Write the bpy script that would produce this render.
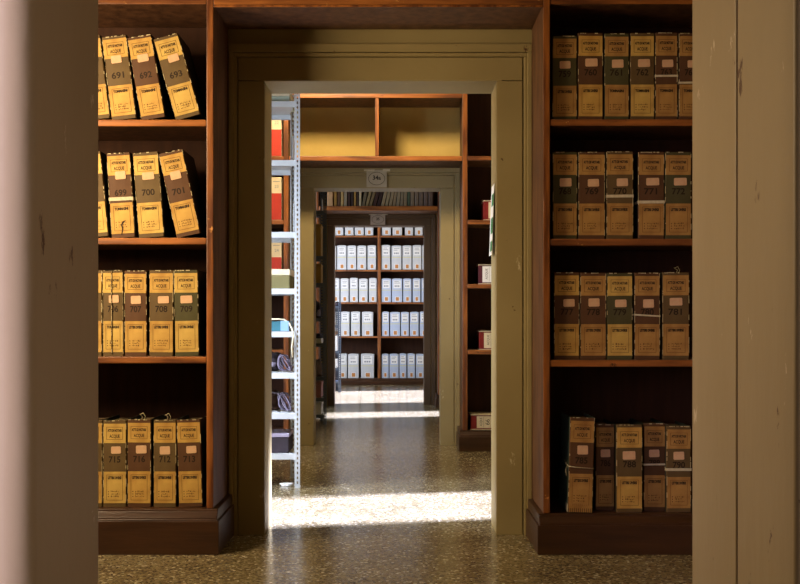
import bpy, bmesh, math, random
from mathutils import Vector, Matrix
random.seed(7)
R = math.radians
for o in list(bpy.data.objects): bpy.data.objects.remove(o)
sc = bpy.context.scene
COL = sc.collection

# ------------------------------------------------------------------ camera
F = 1150.0; CX = 400.0; HY = 320.0; EYE = 1.07
cam = bpy.data.cameras.new('camera'); co = bpy.data.objects.new('camera', cam); COL.objects.link(co)
cam.sensor_width = 36; cam.lens = 36 * F / 800
cam.shift_y = (HY - 292) / 800.0
cam.clip_start = 0.05; cam.clip_end = 100
co.location = (0, 0, EYE); co.rotation_euler = (R(90), 0, 0)
sc.camera = co

# ------------------------------------------------------------------ light
sc.view_settings.view_transform = 'Standard'; sc.view_settings.look = 'None'
sc.view_settings.exposure = 0.0; sc.view_settings.gamma = 1.0
sc.view_settings.use_curve_mapping = False
w = bpy.data.worlds.new('world'); sc.world = w; w.use_nodes = True
w.node_tree.nodes['Background'].inputs[0].default_value = (.75, .85, 1, 1)
w.node_tree.nodes['Background'].inputs[1].default_value = 0.6

def area(name, loc, target, sx, sy, power, color, spread=120):
    l = bpy.data.lights.new(name, 'AREA'); l.shape = 'RECTANGLE'; l.size = sx; l.size_y = sy
    l.energy = power; l.color = color; l.spread = R(spread)
    o = bpy.data.objects.new(name, l); COL.objects.link(o); o.location = loc
    o.rotation_euler = (Vector(target) - Vector(loc)).to_track_quat('-Z', 'Y').to_euler()
    return o
WARM = (1, .75, .44); DAY = (.80, .86, 1.0)
# first room: warm lamplight coming from the upper left
area('lamp_room_first', (-2.35, 4.2, 2.0), (-.9, 5.3, 1.4), .9, 1.0, 60, WARM, 150)
area('fill_room_first', (.2, 3.7, 3.6), (.2, 4.0, 0), 1.6, 1.0, 2, WARM, 160)  # unseen overhead fill, added to even out the left lamp's contrast
area('fill_camera_room', (1.9, .1, 1.6), (-.585, 2.0, .9), .8, 1.2, 6, (1, .82, .74), 120)  # added ambient fill in the camera room, lifts the dark left reveal
area('fill_right_jamb', (-1.7, 3.0, 1.9), (.567, 1.85, 1.15), .5, .9, 6, WARM, 75)  # added lamp out of view, aimed to brighten the right door jamb
# camera room: daylight grazing the left door jamb
area('daylight_camera_room', (-1.15, .75, 1.5), (-.78, 1.8, 1.25), .35, 1.8, 9.0, (.86, .74, .98), 60)
# sun through the windows on the right of the second, third and fourth rooms
sl = bpy.data.lights.new('sun', 'SUN'); sl.energy = 60; sl.angle = R(3); sl.color = (.57, .62, 1.0)
so = bpy.data.objects.new('sun', sl); COL.objects.link(so)
so.rotation_euler = Vector((-1, -.196, -.84)).to_track_quat('-Z', 'Y').to_euler()
# sky light through the windows
area('skylight_room_second', (-2.55, 6.5, 1.7), (-.5, 7.35, .7), .6, 1.3, 66, DAY, 100)
area('lamp_room_second', (-.7, 8.15, 3.6), (-.3, 9.6, 1.9), .35, .35, 54, (1, .76, .44), 160)
area('skylight_room_third', (-2.55, 12.9, 2.3), (0, 13.4, .6), 1.6, 1.4, 50, DAY, 150)
area('skylight_room_fourth', (-2.55, 16.6, 1.6), (.3, 18.6, .8), 2.2, 1.6, 105, DAY, 150)

# ------------------------------------------------------------------ materials
def lin(c):
    c = c / 255.0
    return c / 12.92 if c <= .04045 else ((c + .055) / 1.055) ** 2.4
def rgb(r, g, b): return (lin(r), lin(g), lin(b), 1)
MATS = {}
def mat(name, col, rough=.6, metal=0, noise=0, nscale=8, col2=None, bump=0, bscale=40, spec=.4, stretch=None, detail=6):
    if name in MATS: return MATS[name]
    m = bpy.data.materials.new(name); m.use_nodes = True; nt = m.node_tree; b = nt.nodes['Principled BSDF']
    b.inputs['Base Color'].default_value = col; b.inputs['Roughness'].default_value = rough
    b.inputs['Metallic'].default_value = metal; b.inputs['Specular IOR Level'].default_value = spec
    tc = nt.nodes.new('ShaderNodeTexCoord'); mp = nt.nodes.new('ShaderNodeMapping')
    nt.links.new(tc.outputs['Object'], mp.inputs[0])
    if stretch: mp.inputs['Scale'].default_value = stretch
    if col2 is not None:
        n = nt.nodes.new('ShaderNodeTexNoise'); n.inputs['Scale'].default_value = nscale; n.inputs['Detail'].default_value = detail
        nt.links.new(mp.outputs[0], n.inputs[0])
        cr = nt.nodes.new('ShaderNodeValToRGB'); cr.color_ramp.elements[0].position = .5 - noise / 2; cr.color_ramp.elements[1].position = .5 + noise / 2
        cr.color_ramp.elements[0].color = col2; cr.color_ramp.elements[1].color = col
        nt.links.new(n.outputs[0], cr.inputs[0]); nt.links.new(cr.outputs[0], b.inputs['Base Color'])
    if bump:
        n2 = nt.nodes.new('ShaderNodeTexNoise'); n2.inputs['Scale'].default_value = bscale; n2.inputs['Detail'].default_value = 5
        nt.links.new(mp.outputs[0], n2.inputs[0])
        bp = nt.nodes.new('ShaderNodeBump'); bp.inputs['Strength'].default_value = bump; bp.inputs['Distance'].default_value = .01
        nt.links.new(n2.outputs[0], bp.inputs['Height']); nt.links.new(bp.outputs[0], b.inputs['Normal'])
    MATS[name] = m
    return m

def add_chips(m, scale, thresh, col, stretch=(1, 1, 1)):
    """small worn spots in the paint"""
    nt = m.node_tree; b = nt.nodes['Principled BSDF']
    tc = nt.nodes.new('ShaderNodeTexCoord'); mp = nt.nodes.new('ShaderNodeMapping'); mp.inputs['Scale'].default_value = stretch
    n = nt.nodes.new('ShaderNodeTexNoise'); n.inputs['Scale'].default_value = scale; n.inputs['Detail'].default_value = 8
    n.inputs['Roughness'].default_value = .7
    nt.links.new(tc.outputs['Object'], mp.inputs[0]); nt.links.new(mp.outputs[0], n.inputs[0])
    cr = nt.nodes.new('ShaderNodeValToRGB'); cr.color_ramp.elements[0].position = thresh; cr.color_ramp.elements[1].position = thresh + .03
    cr.color_ramp.elements[0].color = (0, 0, 0, 1); cr.color_ramp.elements[1].color = (1, 1, 1, 1)
    mx = nt.nodes.new('ShaderNodeMix'); mx.data_type = 'RGBA'
    src = b.inputs['Base Color'].links
    if src: nt.links.new(src[0].from_socket, mx.inputs[6])
    else: mx.inputs[6].default_value = b.inputs['Base Color'].default_value
    mx.inputs[7].default_value = col
    nt.links.new(n.outputs[0], cr.inputs[0]); nt.links.new(cr.outputs[0], mx.inputs[0]); nt.links.new(mx.outputs[2], b.inputs['Base Color'])
    return m

PAINT = mat('olive_cream_paint', rgb(166, 150, 106), .48, noise=.5, nscale=1.6, col2=rgb(148, 131, 88), bump=.12, bscale=30, spec=.4)
add_chips(PAINT, 9, .665, rgb(82, 52, 30)); add_chips(PAINT, 7.1, .67, rgb(206, 194, 160), (1, 1, .5))
WALLP = mat('yellow_wall_paint', rgb(208, 180, 104), .8, noise=.5, nscale=2, col2=rgb(186, 156, 84), bump=.15, bscale=25)
JAMBP = mat('pale_jamb_paint', rgb(178, 158, 126), .5, noise=.6, nscale=1.4, col2=rgb(156, 136, 106), bump=.12, bscale=22, stretch=(1, 1, .4))
add_chips(JAMBP, 13, .65, rgb(92, 62, 44), (1, 1, .5)); add_chips(JAMBP, 10.3, .655, rgb(212, 196, 172), (1, 1, .6))
DARKP = mat('brown_door_paint', rgb(112, 90, 66), .5, noise=.5, nscale=2, col2=rgb(92, 72, 52), bump=.1)
WOOD = mat('orange_brown_wood', rgb(168, 100, 42), .42, noise=.28, nscale=3.2, col2=rgb(98, 52, 22), stretch=(9, 9, .9), bump=.18, bscale=10, spec=.5)
add_chips(WOOD, 11, .655, rgb(214, 150, 84))
WOODH = mat('orange_brown_wood_board', rgb(172, 104, 46), .42, noise=.28, nscale=3.2, col2=rgb(100, 54, 24), stretch=(.9, 9, 9), bump=.18, bscale=10, spec=.5)
add_chips(WOOD, 8.3, .66, rgb(52, 28, 14), (1.6, 1, .8)); add_chips(WOODH, 8.3, .66, rgb(52, 28, 14), (.8, 1, 1.6))
add_chips(WOODH, 11, .65, rgb(218, 160, 90))
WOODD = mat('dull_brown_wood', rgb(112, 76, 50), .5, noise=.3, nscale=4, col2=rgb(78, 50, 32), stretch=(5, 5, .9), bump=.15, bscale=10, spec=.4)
BACKW = mat('dark_bookcase_back', rgb(70, 42, 26), .75, noise=.6, nscale=4, col2=rgb(46, 27, 17), stretch=(6, 6, .7), spec=.2)
PLINW = mat('dark_plinth_wood', rgb(78, 48, 26), .38, noise=.7, nscale=4, col2=rgb(46, 25, 13), stretch=(.9, 8, 8), bump=.2, bscale=12, spec=.5)
add_chips(PLINW, 16, .71, rgb(180, 124, 76), (.6, 1, 1.6))
CEIL = mat('ceiling_plaster', rgb(196, 180, 140), .9)
METAL = mat('pale_grey_metal', rgb(206, 212, 216), .4, metal=.0, noise=.6, nscale=3, col2=rgb(188, 194, 198), spec=.5)
METALD = mat('blue_grey_metal', rgb(92, 104, 122), .4, metal=.2, noise=.6, nscale=6, col2=rgb(70, 80, 96), spec=.5)
COVER = mat('dark_green_board', rgb(30, 38, 30), .6, noise=.5, nscale=60, col2=rgb(16, 20, 16))
MARBLE = mat('speckled_green_board', rgb(104, 132, 122), .6, noise=.4, nscale=50, col2=rgb(70, 98, 92)); add_chips(MARBLE, 60, .66, rgb(190, 184, 150))
PAGES = mat('aged_pages', rgb(150, 128, 88), .9, noise=.8, nscale=20, col2=rgb(96, 78, 50), stretch=(20, .5, 1))
INK = mat('brown_black_ink', rgb(44, 28, 14), .8)
INKF = mat('faded_ink', rgb(110, 76, 34), .8)
TAPE = mat('cream_cotton_tape', rgb(222, 212, 186), .8, noise=.5, nscale=60, col2=rgb(196, 184, 150))
STICK = mat('pale_pink_sticker', rgb(232, 196, 158), .7, noise=.8, nscale=40, col2=rgb(212, 160, 122))
WORN = mat('worn_white_edge', rgb(206, 190, 150), .9)
SPINES = [mat('olive_brown_spine', rgb(112, 92, 56), .6, noise=.8, nscale=12, col2=rgb(84, 62, 38), spec=.3),
          mat('brown_spine', rgb(104, 72, 46), .6, noise=.8, nscale=12, col2=rgb(76, 48, 30), spec=.3),
          mat('greenish_spine', rgb(90, 86, 54), .6, noise=.8, nscale=12, col2=rgb(64, 58, 34), spec=.3)]
LABELS = [mat('ochre_paper', rgb(222, 182, 96), .62, noise=.45, nscale=11, col2=rgb(170, 122, 56), spec=.3),
          mat('brownish_ochre_paper', rgb(200, 156, 86), .62, noise=.45, nscale=11, col2=rgb(150, 104, 54), spec=.3),
          mat('yellow_ochre_paper', rgb(228, 194, 106), .62, noise=.45, nscale=11, col2=rgb(178, 136, 66), spec=.3)]
for l_ in LABELS: add_chips(l_, 70, .68, rgb(120, 78, 36))
for s_ in SPINES: add_chips(s_, 60, .70, rgb(160, 134, 90))

def terrazzo():
    m = bpy.data.materials.new('terrazzo_floor'); m.use_nodes = True; nt = m.node_tree; b = nt.nodes['Principled BSDF']
    tc = nt.nodes.new('ShaderNodeTexCoord')
    v = nt.nodes.new('ShaderNodeTexVoronoi'); v.inputs['Scale'].default_value = 95
    nt.links.new(tc.outputs['Object'], v.inputs[0])
    sep = nt.nodes.new('ShaderNodeSeparateColor'); nt.links.new(v.outputs['Color'], sep.inputs[0])
    cr = nt.nodes.new('ShaderNodeValToRGB'); e = cr.color_ramp; e.interpolation = 'CONSTANT'
    cols = [(0, (84, 70, 48)), (.12, (124, 110, 80)), (.3, (150, 136, 102)), (.55, (136, 121, 88)), (.78, (164, 152, 120)), (.94, (222, 214, 190))]
    e.elements[0].position = 0; e.elements[0].color = rgb(*cols[0][1]); e.elements[1].position = cols[1][0]; e.elements[1].color = rgb(*cols[1][1])
    for p, c in cols[2:]:
        q = e.elements.new(p); q.color = rgb(*c)
    nt.links.new(sep.outputs[0], cr.inputs[0])
    n = nt.nodes.new('ShaderNodeTexNoise'); n.inputs['Scale'].default_value = 2.2; n.inputs['Detail'].default_value = 8
    nt.links.new(tc.outputs['Object'], n.inputs[0])
    c2 = nt.nodes.new('ShaderNodeValToRGB'); c2.color_ramp.elements[0].position = .35; c2.color_ramp.elements[1].position = .65
    c2.color_ramp.elements[0].color = (.72, .70, .64, 1); c2.color_ramp.elements[1].color = (1, 1, 1, 1)
    nt.links.new(n.outputs[0], c2.inputs[0])
    mx = nt.nodes.new('ShaderNodeMix'); mx.data_type = 'RGBA'; mx.blend_type = 'MULTIPLY'; mx.inputs[0].default_value = 1
    nt.links.new(cr.outputs[0], mx.inputs[6]); nt.links.new(c2.outputs[0], mx.inputs[7]); nt.links.new(mx.outputs[2], b.inputs['Base Color'])
    n3 = nt.nodes.new('ShaderNodeTexNoise'); n3.inputs['Scale'].default_value = 30; nt.links.new(tc.outputs['Object'], n3.inputs[0])
    mr = nt.nodes.new('ShaderNodeMapRange'); mr.inputs[3].default_value = .12; mr.inputs[4].default_value = .30
    nt.links.new(n3.outputs[0], mr.inputs[0]); nt.links.new(mr.outputs[0], b.inputs['Roughness'])
    b.inputs['Specular IOR Level'].default_value = .7
    bp = nt.nodes.new('ShaderNodeBump'); bp.inputs['Strength'].default_value = .12; bp.inputs['Distance'].default_value = .006
    nt.links.new(n3.outputs[0], bp.inputs['Height']); nt.links.new(bp.outputs[0], b.inputs['Normal'])
    return m
TERR = terrazzo()

# ------------------------------------------------------------------ mesh helpers
class MB:
    def __init__(s): s.bm = bmesh.new(); s.mats = []
    def mi(s, m):
        if m is None: return 0
        if m not in s.mats: s.mats.append(m)
        return s.mats.index(m)
    def box(s, x0, x1, y0, y1, z0, z1, m=None, M=None):
        vs = [s.bm.verts.new(Vector(p) if M is None else M @ Vector(p)) for p in
              [(x0,y0,z0),(x1,y0,z0),(x1,y1,z0),(x0,y1,z0),(x0,y0,z1),(x1,y0,z1),(x1,y1,z1),(x0,y1,z1)]]
        k = s.mi(m)
        for f in [(0,3,2,1),(4,5,6,7),(0,1,5,4),(1,2,6,5),(2,3,7,6),(3,0,4,7)]:
            fc = s.bm.faces.new([vs[i] for i in f]); fc.material_index = k
        return s
    def prism(s, pts, axis, a, b, m=None):
        """extrude a 2D outline along axis from a to b"""
        def P(u, v, t): return {'x': (t, u, v), 'y': (u, t, v), 'z': (u, v, t)}[axis]
        A = [s.bm.verts.new(P(u, v, a)) for u, v in pts]; B = [s.bm.verts.new(P(u, v, b)) for u, v in pts]
        k = s.mi(m); n = len(pts)
        for i in range(n):
            j = (i + 1) % n
            f = s.bm.faces.new((A[i], A[j], B[j], B[i])); f.material_index = k
        for q in (A[::-1], B):
            f = s.bm.faces.new(q); f.material_index = k
        return s
    def tube(s, path, r, seg=8, m=None, flat=1.0):
        path = [Vector(p) for p in path]; k = s.mi(m); rings = []
        for i, p in enumerate(path):
            d = (path[min(i+1, len(path)-1)] - path[max(i-1, 0)]).normalized()
            u = d.cross(Vector((0, 1, 0)));
            if u.length < .05: u = d.cross(Vector((1, 0, 0)))
            u.normalize(); v = d.cross(u)
            rings.append([s.bm.verts.new(p + u*r*math.cos(t) + v*r*flat*math.sin(t)) for t in [2*math.pi*q/seg for q in range(seg)]])
        for a, b in zip(rings, rings[1:]):
            for q in range(seg):
                f = s.bm.faces.new((a[q], a[(q+1)%seg], b[(q+1)%seg], b[q])); f.material_index = k; f.smooth = True
        for q in (rings[0][::-1], rings[-1]):
            f = s.bm.faces.new(q); f.material_index = k
        return s
    def blob(s, c, r, m=None, amp=.2, seed=0, sub=3):
        tmp = bmesh.new(); bmesh.ops.create_icosphere(tmp, subdivisions=sub, radius=1)
        rnd = random.Random(seed); ph = [(rnd.uniform(2, 7), rnd.uniform(0, 6), Vector((rnd.uniform(-1,1), rnd.uniform(-1,1), rnd.uniform(-1,1)))) for _ in range(7)]
        k = s.mi(m); mp = {}
        for v in tmp.verts:
            d = 1 + amp * sum(math.sin(f * v.co.dot(a) * 2 + p) for f, p, a in ph) / 3
            q = v.co * d
            z = max(q.z * r[2], -r[2] * .8)
            mp[v.index] = s.bm.verts.new((c[0] + q.x * r[0], c[1] + q.y * r[1], c[2] + z + r[2] * .8))
        for f in tmp.faces:
            g = s.bm.faces.new([mp[v.index] for v in f.verts]); g.material_index = k; g.smooth = True
        tmp.free(); return s
    def build(s, name, m=None, parent=None, bevel=0, kind=None):
        me = bpy.data.meshes.new(name); s.bm.normal_update()
        bmesh.ops.recalc_face_normals(s.bm, faces=s.bm.faces)
        s.bm.to_mesh(me); s.bm.free()
        if s.mats:
            for x in s.mats: me.materials.append(x)
        elif m: me.materials.append(m)
        o = bpy.data.objects.new(name, me); COL.objects.link(o)
        if parent: o.parent = parent
        if kind: o['kind'] = kind
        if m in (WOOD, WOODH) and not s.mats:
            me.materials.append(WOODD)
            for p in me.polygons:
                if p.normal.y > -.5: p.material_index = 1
        if bevel:
            b = o.modifiers.new('bevel', 'BEVEL'); b.width = bevel; b.segments = 2; b.limit_method = 'ANGLE'
        return o
def tag(o, label, cat, group=None):
    o['label'] = label; o['category'] = cat
    if group: o['group'] = group
    return o
def thing(name, label, cat, loc=(0, 0, 0), group=None):
    o = bpy.data.objects.new(name, None); COL.objects.link(o); o.location = loc; o.empty_display_size = .1
    return tag(o, label, cat, group)
def copy_tree(o, parent=None):
    c = o.copy(); COL.objects.link(c); c.parent = parent
    for ch in list(o.children): copy_tree(ch, c)
    return c

_T = {}
def text_mesh(txt, size, width=None, bold=.0):
    """lettering as a flat mesh, in the xz plane, centred"""
    key = (txt, size, width, bold)
    if key in _T: return _T[key]
    cu = bpy.data.curves.new('t', 'FONT'); cu.body = txt; cu.size = size; cu.align_x = 'CENTER'; cu.align_y = 'CENTER'; cu.offset = bold
    cu.resolution_u = 3
    o = bpy.data.objects.new('t', cu); COL.objects.link(o)
    dg = bpy.context.evaluated_depsgraph_get(); me = bpy.data.meshes.new_from_object(o.evaluated_get(dg))
    vs = [tuple(v.co) for v in me.vertices]; fs = [tuple(p.vertices) for p in me.polygons]
    bpy.data.objects.remove(o); bpy.data.curves.remove(cu); bpy.data.meshes.remove(me)
    xs = [v[0] for v in vs]; wd = max(xs) - min(xs); sx = (width / wd) if width else 1
    _T[key] = ([(v[0]*sx, v[1]) for v in vs], fs); return _T[key]
def put_text(mb, txt, size, cx, cz, y, m, width=None, bold=0.0, rot=0):
    vs, fs = text_mesh(txt, size, width, bold); k = mb.mi(m)
    c, s_ = math.cos(rot), math.sin(rot)
    V = [mb.bm.verts.new((cx + a*c - b*s_, y, cz + a*s_ + b*c)) for a, b in vs]
    for f in fs:
        try: q = mb.bm.faces.new([V[i] for i in f]); q.material_index = k
        except ValueError: pass
def rect_frame(mb, x0, x1, z0, z1, t, y, m):
    e = .0003
    mb.box(x0, x1, y-e, y, z0, z0+t, m); mb.box(x0, x1, y-e, y, z1-t, z1, m)
    mb.box(x0, x0+t, y-e, y, z0+t, z1-t, m); mb.box(x1-t, x1, y-e, y, z0+t, z1-t, m)

def X(px, d): return (px - CX) * d / F
def Z(py, d): return EYE + (HY - py) * d / F

# ------------------------------------------------------------------ setting
RW = 2.6; CH = 3.9
MB().box(-RW-.3, RW+.3, -1.8, 20.2, -.12, 0).build('floor', TERR, kind='structure')
MB().box(-RW-.3, RW+.3, -1.8, 20.2, CH, CH+.12).build('ceiling', CEIL, kind='structure')
# side walls, the left one with a window opening in each room
wr = MB(); prev = -1.8
for a, b in [(6.61, 7.62), (13.2, 14.0), (15.4, 18.0)]:
    wr.box(RW, RW+.3, prev, a, 0, CH); wr.box(RW, RW+.3, a, b, 0, .9); wr.box(RW, RW+.3, a, b, 3.4, CH); prev = b
wr.box(RW, RW+.3, prev, 20.2, 0, CH); wr.build('wall_right', WALLP, kind='structure')
wl = MB(); wins = [(3.0, 3.9), (6.05, 7.1), (12.0, 13.9), (15.6, 18.4)]
prev = -1.8
for a, b in wins:
    wl.box(-RW-.3, -RW, prev, a, 0, CH); wl.box(-RW-.3, -RW, a, b, 0, .9); wl.box(-RW-.3, -RW, a, b, 3.4, CH); prev = b
wl.box(-RW-.3, -RW, prev, 20.2, 0, CH)
wl.build('wall_left', WALLP, kind='structure')
MB().box(-RW, RW, -1.8, -1.6, 0, CH).build('wall_camera_room', WALLP, kind='structure')
MB().box(-RW, RW, 19.5, 19.9, 0, CH).build('wall_far', WALLP, kind='structure')

def cross_wall(name, y0, y1, x0, x1, zt, m=WALLP):
    MB().box(-RW, x0, y0, y1, 0, CH).box(x1, RW, y0, y1, 0, CH).box(x0, x1, y0, y1, zt, CH).build(name, m, kind='structure')

# doorway 0 (the camera looks through it): rounded left corner, panelled linings
def rounded(x0, x1, y0, y1, corners, r):
    pts = []
    for cx, cy, sx, sy, on in [(x0, y0, 1, 1, 0 in corners), (x1, y0, -1, 1, 1 in corners), (x1, y1, -1, -1, 2 in corners), (x0, y1, 1, -1, 3 in corners)]:
        if not on: pts.append((cx, cy)); continue
        for k in range(25):
            t = k / 24 * math.pi / 2
            a = [(math.pi + t), (1.5*math.pi + t), t, (.5*math.pi + t)][[(1,1),(-1,1),(-1,-1),(1,-1)].index((sx, sy))]
            pts.append((cx + sx*r + r*math.cos(a), cy + sy*r + r*math.sin(a)))
    return pts
cross_wall('wall_near', 1.84, 2.20, -.62, .60, 2.36, JAMBP)
lf = MB(); lf.prism(rounded(-.95, -.582, 1.795, 1.965, (1,), .05), 'z', 0, 2.45); lf.prism(rounded(-.70, -.585, 1.972, 2.233, (1, 2), .004), 'z', 0, 2.40)
lf.build('trim_1', JAMBP, kind='structure')
rt = MB(); rt.prism(rounded(.567, .70, 1.942, 2.233, (0, 3), .004), 'z', 0, 2.40); rt.prism(rounded(.565, .95, 1.645, 1.930, (0,3), .008), 'z', 0, 2.45)
rt.build('trim_2', JAMBP, kind='structure')
GRV = mat('dark_joint_wood', rgb(70, 36, 26), .7)
MB().box(.5695, .60, 1.931, 1.941, 0, 2.4).box(-.62, -.5875, 1.966, 1.971, 0, 2.4).build('trim_7', GRV, kind='structure')
MB().box(-.585, .567, 1.80, 2.233, 2.30, 2.42).build('trim_3', JAMBP, kind='structure')

def casing(idx, yf, yb, x0, x1, zt, m, band=.13, mould=.055, ztop=None, lm=None):
    """door casing standing on the front of a cross wall, with the lining of the opening"""
    c = MB(); ztop = ztop or zt + .18; e = .012
    # lining
    c.box(x0-.03, x0, yf+.004, yb, 0, zt); c.box(x1, x1+.03, yf+.004, yb, 0, zt); c.box(x0-.03, x1+.03, yf+.004, yb, zt, zt+.03)
    # flat band with a step
    for s, xe in ((-1, x0), (1, x1)):
        a, b = sorted((xe, xe + s*band)); c.box(a, b, yf, yf+.03, 0, zt + .0)
        a, b = sorted((xe + s*(band+.006), xe + s*(band+.022))); c.box(a, b, yf-.010, yf+.03, 0, ztop-.0605)
        a, b = sorted((xe + s*(band+.022), xe + s*(band+mould))); c.box(a, b, yf-.022, yf+.03, 0, ztop-.0405)
        a, b = sorted((xe + s*.002, xe + s*(band+mould+.004)));
    c.box(x0-band, x1+band, yf+.002, yf+.03, zt+.004, ztop-.062)
    c.box(x0-band-.022, x1+band+.022, yf-.010, yf+.03, ztop-.060, ztop-.042)
    c.box(x0-band-mould, x1+band+mould, yf-.022, yf+.03, ztop-.040, ztop)
    c.box(x0-band-mould, x1+band+mould, yf+.010, yf+.034, 0, ztop-.001)if False else None
    return c.build('trim_%d' % idx, m, bevel=.003, kind='structure')
def wall_door(n, yf, yb, x0, x1, zt, idx, m, **k):
    cross_wall('wall_' + n, yf+.02, yb-.01, x0-.02, x1+.02, zt+.02, PAINT if n == 'first_door' else WALLP)
    casing(idx, yf, yb, x0, x1, zt, m, **k)
D1 = (5.725, 6.05, -.675, .48, 2.26); D2 = (9.84, 10.12, -.739, .346, 2.198); D3 = (14.47, 14.76, -.83, .302, 2.257)
wall_door('first_door', *D1, 4, PAINT, band=.13, mould=.045, ztop=2.44)
wall_door('second_door', *D2, 5, PAINT, band=.115, mould=.05, ztop=2.369)
wall_door('third_door', *D3, 6, DARKP, band=.085, mould=.06, ztop=2.398)

# ------------------------------------------------------------------ wooden bookcases
def bookcase(label, x0, x1, yf, yb, boards, plz, ztop, door_side, thick=.032, post=.032, ends=(1, 1), dividers=(), over=.03, group=None, matv=None):
    """x0..x1 outer faces, boards: z of each board's top surface"""
    t = thing('bookcase', label, 'bookcase', ((x0+x1)/2, (yf+yb)/2, 0), group)
    ox, oy = t.location.x, t.location.y
    def B(name, a, b, c, d, e, f, m, bev=.004): return MB().box(a-ox, b-ox, c-oy, d-oy, e, f).build(name, m, t, bevel=bev)
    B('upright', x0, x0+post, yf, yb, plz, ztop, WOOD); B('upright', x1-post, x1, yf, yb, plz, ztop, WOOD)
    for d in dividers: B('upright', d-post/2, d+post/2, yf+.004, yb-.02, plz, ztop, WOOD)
    xs = [x0+post] + [v for d in sorted(dividers) for v in (d-post/2, d+post/2)] + [x1-post]
    for z in boards:
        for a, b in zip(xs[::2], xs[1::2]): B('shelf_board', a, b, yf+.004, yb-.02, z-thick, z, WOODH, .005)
    B('back_panel', x0+post, x1-post, yb-.018, yb-.002, plz, ztop, BACKW, 0)
    # plinth with a ledge moulding and returned ends
    l = over if door_side != 'right' else 0; r = over if door_side != 'left' else 0
    p = MB()
    p.box(x0-(l if door_side=='left' else 0)-ox, x1+(r if door_side=='right' else 0)-ox, yf-.03-oy, yb-oy, 0, plz-.055) if False else None
    a = x0 - (over if door_side in ('left', 'both') else 0); b = x1 + (over if door_side in ('right', 'both') else 0)
    p.box(a-ox, b-ox, yf-.035-oy, yb-oy, 0, plz-.05)
    ya, yc = yf-.035-oy, yf-oy
    p.prism([(ya, plz-.05), (ya+.004, plz-.043), (ya+.004, plz-.036), (yc-.006, plz-.012), (yc-.006, plz), (yb-oy, plz), (yb-oy, plz-.05)], 'x', a+.008-ox, b-.008-ox)
    p.build('plinth', PLINW, t, bevel=.004)
    return t
def end_grain_scars(): pass

YA = 5.27; YAB = 5.72
LB = [1.990, 1.448, .903]; RB = [1.992, 1.443, .887]; LP, RP = .206, .183
bookcase('orange-brown wooden bookcase left of the near doorway, filled with yellow-labelled folders', -2.45, -.855, YA, YAB, LB+[2.515+.035], LP, 3.2, 'right')
bookcase('dim wooden bookcase right of the near doorway, filled with darker folders', .656, 2.45, YA, YAB, RB+[2.515+.035], RP, 3.2, 'left')
t = thing('overdoor_shelf', 'wooden shelf bridging the two near bookcases above the nearest doorway', 'shelf', (-.1, 5.5, 2.503))
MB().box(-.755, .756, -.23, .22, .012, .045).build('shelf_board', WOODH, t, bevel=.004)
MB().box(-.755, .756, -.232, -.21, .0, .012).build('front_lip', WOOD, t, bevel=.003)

YB = 9.40; YBB = 9.835
BB = [2.411, 1.888, 1.364, .825]
bookcase('wooden bookcase right of the second doorway, nearly empty with four red boxes', .511, 2.45, YB, YBB, BB, .168, 3.2, 'left', post=.041, thick=.036)
bookcase('wooden bookcase left of the second doorway, seen through the pale metal rack', -2.45, -.911, YB, YBB, BB, .168, 3.2, 'right', post=.041, thick=.036)
t = thing('overdoor_shelf', 'two empty wooden cubbyholes above the second doorway', 'shelf', (-.2, 9.6, 2.37))
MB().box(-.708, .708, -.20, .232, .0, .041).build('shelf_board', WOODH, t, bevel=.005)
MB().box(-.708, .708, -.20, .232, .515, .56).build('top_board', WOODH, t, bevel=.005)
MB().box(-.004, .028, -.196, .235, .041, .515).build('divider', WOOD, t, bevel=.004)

YC = 14.0; YCB = 14.46
bookcase('dark wooden bookcase right of the third doorway, only its edge in view', .463, 2.45, YC, YCB, [2.46, 1.9, 1.36, .82], .16, 3.2, 'left', thick=.04)
bookcase('dark wooden bookcase left of the third doorway, behind the second metal rack', -2.45, -.99, YC, YCB, [2.46, 1.9, 1.36, .82], .16, 3.2, 'right', thick=.04)
t = thing('overdoor_shelf', 'long wooden shelf above the third doorway carrying a row of old books', 'shelf', (-.26, 14.2, 2.40))
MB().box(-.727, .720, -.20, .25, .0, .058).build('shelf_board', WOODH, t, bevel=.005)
MB().box(-.727, .720, .234, .25, .058, .8).build('back_panel', BACKW, t)

YD = 19.04
dz = [Z(235.5, YD), Z(269.7, YD), Z(302.2, YD), Z(336.2, YD)]
bookcase('tall wooden bookcase at the far end filled with white archive boxes', -2.2, 2.2, YD, 19.48, dz, Z(378.3, YD), 3.2, None, post=.05, thick=.03, dividers=(X(379.2, YD),), over=0)

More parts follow.
